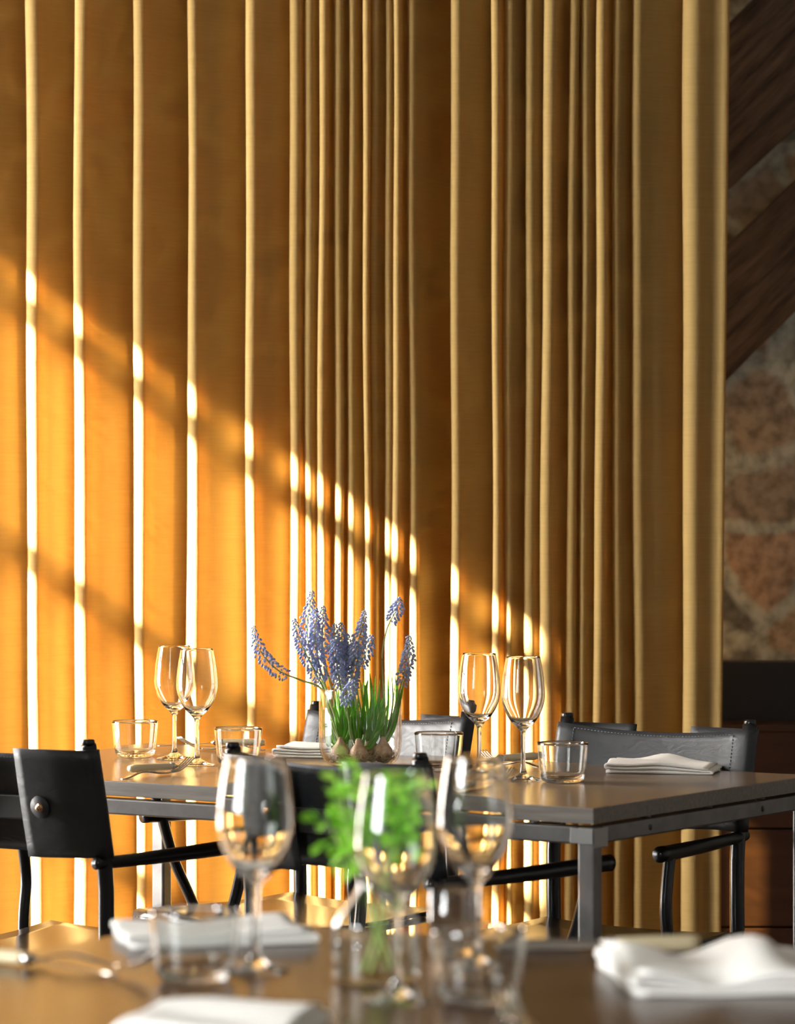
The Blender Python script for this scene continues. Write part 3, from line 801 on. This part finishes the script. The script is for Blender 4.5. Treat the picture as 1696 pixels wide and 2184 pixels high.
# ------------------------------------------------------------------ herb bottle on the near table
hb = P(803, 2093); hb.z += EPS
bo = prof2([(.036, 0), (.0425, .003), (.0445, .010), (.0445, .052), (.0430, .062), (.034, .076), (.022, .090), (.0185, .098), (.0200, .106)])
bi = prof2([(.0180, .106), (.0165, .098), (.0200, .089), (.0322, .074), (.0408, .061), (.0420, .052), (.0420, .012), (.0395, .0065), (.034, .005)])
bm = bmesh.new(); lathe(bm, [(0, .0)] + bo + [(.019, .1068)] + bi + [(0, .005)], 72)
bot = mk('bottle', bm, M_SHELL, loc=hb); tag(bot, 'squat clear glass bottle holding green herb sprigs on the near table', 'bottle')
bm = bmesh.new(); wi = [(r - .0005, z + .0003) for r, z in bi[::-1] if z < .045]
lathe(bm, [(0, .0055)] + wi + [(.0412, .046), (0, .046)], 64); mk('water', bm, M_WATER, bot)['label'] = 'clear water round the stems'
def herb(label, foot, pts, nleaf, seed, size=.013):
    rnd = random.Random(seed)
    r = empty('herb_sprig', hb); tag(r, label, 'herb', 'herb sprigs in the bottle')
    w = [Vector(foot)] + [Vector((0, 0, 0)) + q for q in pts]
    pp = catmull(w, 10); n = len(pp)
    bm = bmesh.new(); sweep(bm, pp, lerp_list([.0016, .0014, .0009], n), seg=8)
    for k in range(4):
        i = rnd.randint(3, n // 2); c = pp[i]
        pass
    st = mk('stem', bm, M_HSTEM, r)
    # side twigs with pointed leaves
    for k in range(nleaf):
        i = int(n * (.50 + .5 * k / nleaf)); i = min(i, n - 2); c = pp[i]
        t = (pp[i + 1] - pp[i]).normalized(); a = k * 2.1 + rnd.uniform(-.5, .5)
        s = t.cross(Vector((math.cos(a), math.sin(a), .2))).normalized()
        L = size * rnd.uniform(.8, 1.35); tw = c + s * rnd.uniform(.008, .022) + Vector((0, 0, rnd.uniform(-.004, .014)))
        bm = bmesh.new(); sweep(bm, [c, (c + tw) / 2 + Vector((0, 0, .001)), tw], .0005, seg=5)
        for m in range(4):
            d = (s * rnd.uniform(.3, 1) + Vector((rnd.uniform(-.8, .8), rnd.uniform(-.8, .8), rnd.uniform(-.5, .9)))).normalized()
            base = c.lerp(tw, .4 + .2 * m); cc = base + d * L * .6
            q = d.to_track_quat('Y', 'Z').to_matrix() @ Matrix.Rotation(rnd.uniform(-1, 1), 3, 'Y')
            ring = []
            prof = [(0, 0, 0), (.25, .75, .02), (.55, 1, .05), (.85, .55, .03), (1, 0, -.04)]
            Lw = L * .42
            cen = [base + q @ Vector((0, L * 1.2 * u, L * h_)) for u, _, h_ in prof]
            lf = [bm.verts.new(cen[x] + q @ Vector((-Lw * prof[x][1], 0, L * .10 * prof[x][1]))) for x in (1, 2, 3)]
            rt = [bm.verts.new(cen[x] + q @ Vector((Lw * prof[x][1], 0, L * .10 * prof[x][1]))) for x in (1, 2, 3)]
            cv = [bm.verts.new(v) for v in cen]
            for A in (lf, rt):
                bm.faces.new((cv[0], A[0], cv[1])); bm.faces.new((cv[1], A[0], A[1], cv[2])); bm.faces.new((cv[2], A[1], A[2], cv[3])); bm.faces.new((cv[3], A[2], cv[4]))
        mk('leaf_cluster', bm, M_HERB, st, normals=False)
V3 = Vector
herb('herb sprig with bright leaves spilling left of the middle wine glass', (.012, .0, .010), [V3((-.004, -.004, .06)), V3((-.008, -.004, .105)), V3((-.026, -.01, .145)), V3((-.034, -.006, .18)), V3((-.034, -.01, .212))], 13, 1)
herb('herb sprig hanging low over the left shoulder of the bottle', (.018, .01, .010), [V3((.0, .004, .06)), V3((-.011, .004, .105)), V3((-.030, .012, .128)), V3((-.040, .016, .140)), V3((-.048, .016, .16))], 11, 2)
herb('dark herb sprig seen through the middle wine glass', (-.014, .006, .010), [V3((.002, .0, .06)), V3((.006, .0, .105)), V3((.014, .006, .14)), V3((.018, .012, .17)), V3((.016, .012, .195))], 13, 3)
herb('herb sprig with the rightmost leaves inside the outline of the middle wine glass', (-.006, -.012, .010), [V3((.008, -.004, .06)), V3((.010, -.002, .105)), V3((.026, .0, .14)), V3((.034, .004, .17)), V3((.036, .002, .195))], 12, 4)

# ------------------------------------------------------------------ napkins
def napkin(label, c, L, W_, rz, layers=3, s=.0045, fn=None, wave=.0015, seed=0, group='folded white napkins'):
    """L along local x (folds at its ends), W_ along local y; c = centre on the table"""
    rnd = random.Random(seed)
    path = []
    for k in range(layers):
        z = s * (k + .5); xs = [(-L / 2 + s) + (L - 2 * s) * i / 14 for i in range(15)]
        if k % 2: xs = xs[::-1]
        shr = .004 * k
        path += [(x * (1 - shr / L), z) for x in xs]
        if k < layers - 1:
            x0 = path[-1][0]; sgn = 1 if k % 2 == 0 else -1
            for a in (30, 60, 90, 120, 150): path.append((x0 + sgn * s * .55 * math.sin(R(a)), z + s / 2 - s / 2 * math.cos(R(a))))
    t = s * .40; n = len(path); up_, dn_ = [], []
    for i, (x, z) in enumerate(path):
        a = path[max(i - 1, 0)]; b = path[min(i + 1, n - 1)]; dx, dz = b[0] - a[0], b[1] - a[1]; l = math.hypot(dx, dz) or 1
        up_.append((x - dz / l * t, z + dx / l * t)); dn_.append((x + dz / l * t, z - dx / l * t))
    loop = up_ + dn_[::-1]; m = len(loop); ny = 22
    ph = [rnd.uniform(0, 6) for _ in range(4)]
    bm = bmesh.new(); rows = []
    for j in range(ny + 1):
        v = j / ny - .5; row = []
        pinch = 1 - .0 * abs(v)
        for x, z in loop:
            y = v * W_ * (1 - .02 * (z / (s * layers)))
            zz = z * (1 + .12 * math.sin(x * 40 + ph[0]) * math.sin(v * 7 + ph[1])) + wave * (z / (s * layers)) * math.sin(x * 28 + v * 6 + ph[2])
            xx = x + .0018 * math.sin(v * 9 + ph[3]) * (1 if x > 0 else -1)
            if fn: xx, y, zz = fn(xx, y, zz, z / (s * layers))
            row.append(bm.verts.new((xx, y, max(zz, .0004))))
        rows.append(row)
    for a, b in zip(rows, rows[1:]):
        for i in range(m): bm.faces.new((a[i], a[(i + 1) % m], b[(i + 1) % m], b[i]))
    k = n
    for row in (rows[0], rows[-1]):
        for i in range(n - 1):
            bm.faces.new((row[i], row[i + 1], row[m - 2 - i], row[m - 1 - i]))
    o = mk('napkin', bm, M_LINEN, loc=(c[0], c[1], TAB_Z + .0003), rz=rz)
    return tag(o, label, 'napkin', group)
def fn_far_right(x, y, z, h): return x, y, z * (1 - .25 * (x / .11)) + .010 * h * math.exp(-((x + .005) / .035) ** 2) * (.5 + y / .2)
napkin('folded white napkin near the right corner of the far table', (.492, 5.955), .205, .15, R(-12), 3, .0058, fn_far_right, seed=1)
napkin('folded white napkin behind the vase on the far table', (-.155, 6.33), .16, .12, R(-14), 4, .0058, seed=2)
def fn_near_right(x, y, z, h):
    lift = .024 * math.exp(-((x - .042) / .028) ** 2 - ((y - .035) / .085) ** 2)
    dip = -.009 * math.exp(-((x + .018) / .03) ** 2)
    return x + .008 * lift / .024, y, z * (1 + .25 * (-x / .1)) + (lift * (.25 + .75 * h)) + dip * h
napkin('thick rumpled white napkin, rightmost on the near table', (.322, 3.245), .215, .215, R(6), 4, .0056, fn_near_right, .003, seed=3)
napkin('flat white napkin behind the left tumbler on the near table', (-.205, 3.565), .215, .13, R(14), 3, .0052, None, .003, seed=4)
napkin('white napkin cut off by the bottom edge of the picture', (-.158, 2.905), .17, .17, R(-10), 3, .0062, None, .003, seed=5)

# ------------------------------------------------------------------ cutlery (local x = length, tip at +x)
def orient(a, b, lift=0.0):
    a = Vector(a); b = Vector(b); d = b - a
    return ((a.x + b.x) / 2, (a.y + b.y) / 2, TAB_Z + EPS + lift), math.atan2(d.y, d.x)
def fork_mesh(L=.190):
    bm = bmesh.new()
    def zc(x): # x from -L/2 (handle end) to L/2
        t = x / L + .5
        return .0022 + .0085 * math.sin(PI * min(1, t / .62)) ** 2 * .9 - 0.0 if t < .62 else .0022 + .022 * max(0, (t - .72) / .28) ** 1.5
    xs = [-L / 2 + L * i / 24 * .70 for i in range(25)]
    w = lerp_list([.0035, .0072, .0062, .0048, .004, .0034, .0032, .0034, .006, .0115], 25)
    sweep(bm, [(x, 0, zc(x)) for x in xs], w, lerp_list([.0012, .0015, .0015, .0016, .0020, .0022, .0020, .0016, .0012], 25), seg=12)
    for k in range(4):
        y = -.0092 + k * .00613
        xt = [L * (.2 - .02) + (L * .32) * i / 10 for i in range(11)]
        yy = [y * (1.0 if i > 1 else .9) for i in range(11)]
        sweep(bm, [(x, q, zc(x)) for x, q in zip(xt, yy)], lerp_list([.0028, .0022, .0019, .0018, .0009], 11), .0010, seg=8)
    return bm
fork_proto = mk('fork', fork_mesh(), M_SILVER)
def knife_proto_make():
    r = empty('table_knife')
    bm = bmesh.new()
    xs = lerp_list([-.105, -.012], 12)
    sweep(bm, [(x, 0, .0085) for x in xs], [.0070] + lerp_list([.0092, .0088, .0078], 10) + [.0070], [.0055] + lerp_list([.0076, .0074, .0066], 10) + [.0060], seg=18)
    mk('handle', bm, M_IVORY, r)['label'] = 'ivory-coloured handle'
    bm = bmesh.new(); sweep(bm, [(-.0125, 0, .0085), (-.010, 0, .0085), (-.006, 0, .0085), (-.003, 0, .0085), (.003, 0, .0085)], [.0076, .0082, .0080, .0062, .0045], [.0066, .0074, .0072, .0055, .0030], seg=18)
    mk('ferrule', bm, M_SILVER, r)
    bm = bmesh.new(); n = 18; rows = []
    for i in range(n + 1):
        t = i / n; x = .001 + .112 * t
        a = -.0045 - .0045 * math.sin(min(1, t * 1.3) * PI / 2); b = .0048 + .0035 * math.sin(min(1, t * 1.3) * PI / 2)
        if t > .8: q = (t - .8) / .2; e = math.sqrt(max(0, 1 - q * q)); a *= max(.05, e); b = b * max(.05, e)
        zt = .0078 - .006 * t
        rows.append([bm.verts.new((x, a, zt)), bm.verts.new((x, (a + b) / 2, zt + .0007)), bm.verts.new((x, b, zt + .0006)), bm.verts.new((x, b, zt - .0006)), bm.verts.new((x, (a + b) / 2, zt - .0007))])
    for p_, q_ in zip(rows, rows[1:]):
        for k in range(5): bm.faces.new((p_[k], p_[(k + 1) % 5], q_[(k + 1) % 5], q_[k]))
    bm.faces.new(rows[0]); bm.faces.new(rows[-1][::-1])
    mk('blade', bm, M_SILVER, r)['label'] = 'polished steel blade'
    return r
knife_proto = knife_proto_make()
_kf = {'fork': True, 'knife': True}
def put(kind, a, b, label, lift=0.0, tilt=0.0, roll=0.0):
    proto = fork_proto if kind == 'fork' else knife_proto
    first = _kf[kind]; _kf[kind] = False
    loc, rz = orient(a, b, lift)
    o = proto if first else copy_tree(proto)
    o.location = loc; o.rotation_euler = (roll, tilt, rz)
    tag(o, label, kind, 'forks on the two tables' if kind == 'fork' else 'ivory-handled knives on the two tables')
    return o
def p2(px, py): v = P(px, py); return (v.x, v.y)
def along(a, b, L):   # from a towards b, exactly L long
    a = Vector(a); d = (Vector(b) - a).normalized(); return tuple(a), tuple(a + d * L)
put('knife', *along(p2(-100, 2047), p2(283, 2085), .22), 'pale-handled knife lying under a fork at the left edge of the near table')
put('fork', *along(p2(60, 2056), p2(300, 2082), .19), 'fork with raised tines resting on the leftmost knife of the near table', .006, -R(2))
put('knife', *along((-.489, 5.815), (-.332, 5.952), .22), 'pale-handled knife near the front edge of the far table, below the left wine glasses', .006)
put('fork', *along((-.494, 5.765), (-.372, 5.925), .19), 'fork crossing the knife in front of the left wine glass pair', .001, -R(2))
put('fork', *along((-.275, 6.44), (-.430, 6.50), .17), 'fork with raised tines behind the left wine glass pair', .002, 0)
put('knife', *along((-.262, 6.475), (-.455, 6.475), .22), 'knife at the back edge of the far table, behind the left wine glasses', .008)
put('knife', *along((.268, 6.10), (.10, 5.95), .22), 'knife with a pale handle behind the right wine glass pair', .009)
put('fork', *along((.262, 5.985), (.165, 6.13), .175), 'fork with raised tines behind the right wine glass pair', .002, 0)
put('knife', *along((.0714, 5.355), (.190, 5.54), .22), 'knife at the front edge of the far table, below the right wine glass pair')
put('fork', *along((.105, 5.42), (.197, 5.59), .19), 'fork beside the front knife, below the right wine glass pair', .008, -R(2))
kr = put('knife', *along((.330, 3.485), (.145, 3.465), .22), 'knife resting on its edge behind the rumpled napkin on the near table', .004, 0, R(-68))
put('fork', *along(p2(1150, 2225), p2(1042, 2122), .19), 'fork cut off by the bottom edge, in front of the right tumbler', 0, 0)
# spoon behind the left tumbler
bm = bmesh.new()
xs = [-.075 + .11 * i / 14 for i in range(15)]
sweep(bm, [(x, 0, .003 + .006 * math.sin(PI * i / 14)) for i, x in enumerate(xs)], lerp_list([.006, .007, .004, .0028, .0026, .004], 15), .0012, seg=10)
rows = []
for i in range(13):
    t = i / 12; x = .030 + .055 * t; wd = .0165 * math.sqrt(max(.0004, 1 - (2 * t - 1) ** 2)) * (1.05 - .15 * t)
    rows.append([bm.verts.new((x, wd * q / 4, .010 - .0075 * (q / 4) ** 2 - .0055 * (2 * t - 1) ** 2)) for q in range(-4, 5)])
for a, b in zip(rows, rows[1:]):
    for k in range(8): bm.faces.new((a[k], a[k + 1], b[k + 1], b[k]))
loc, rz = orient((-.235, 6.15), (-.335, 6.26))
sp = mk('spoon', bm, M_SILVER, loc=loc, rz=rz); sp.modifiers.new('t', 'SOLIDIFY').thickness = .001
tag(sp, 'silver spoon lying upside down behind the tumbler, left of the vase', 'spoon')
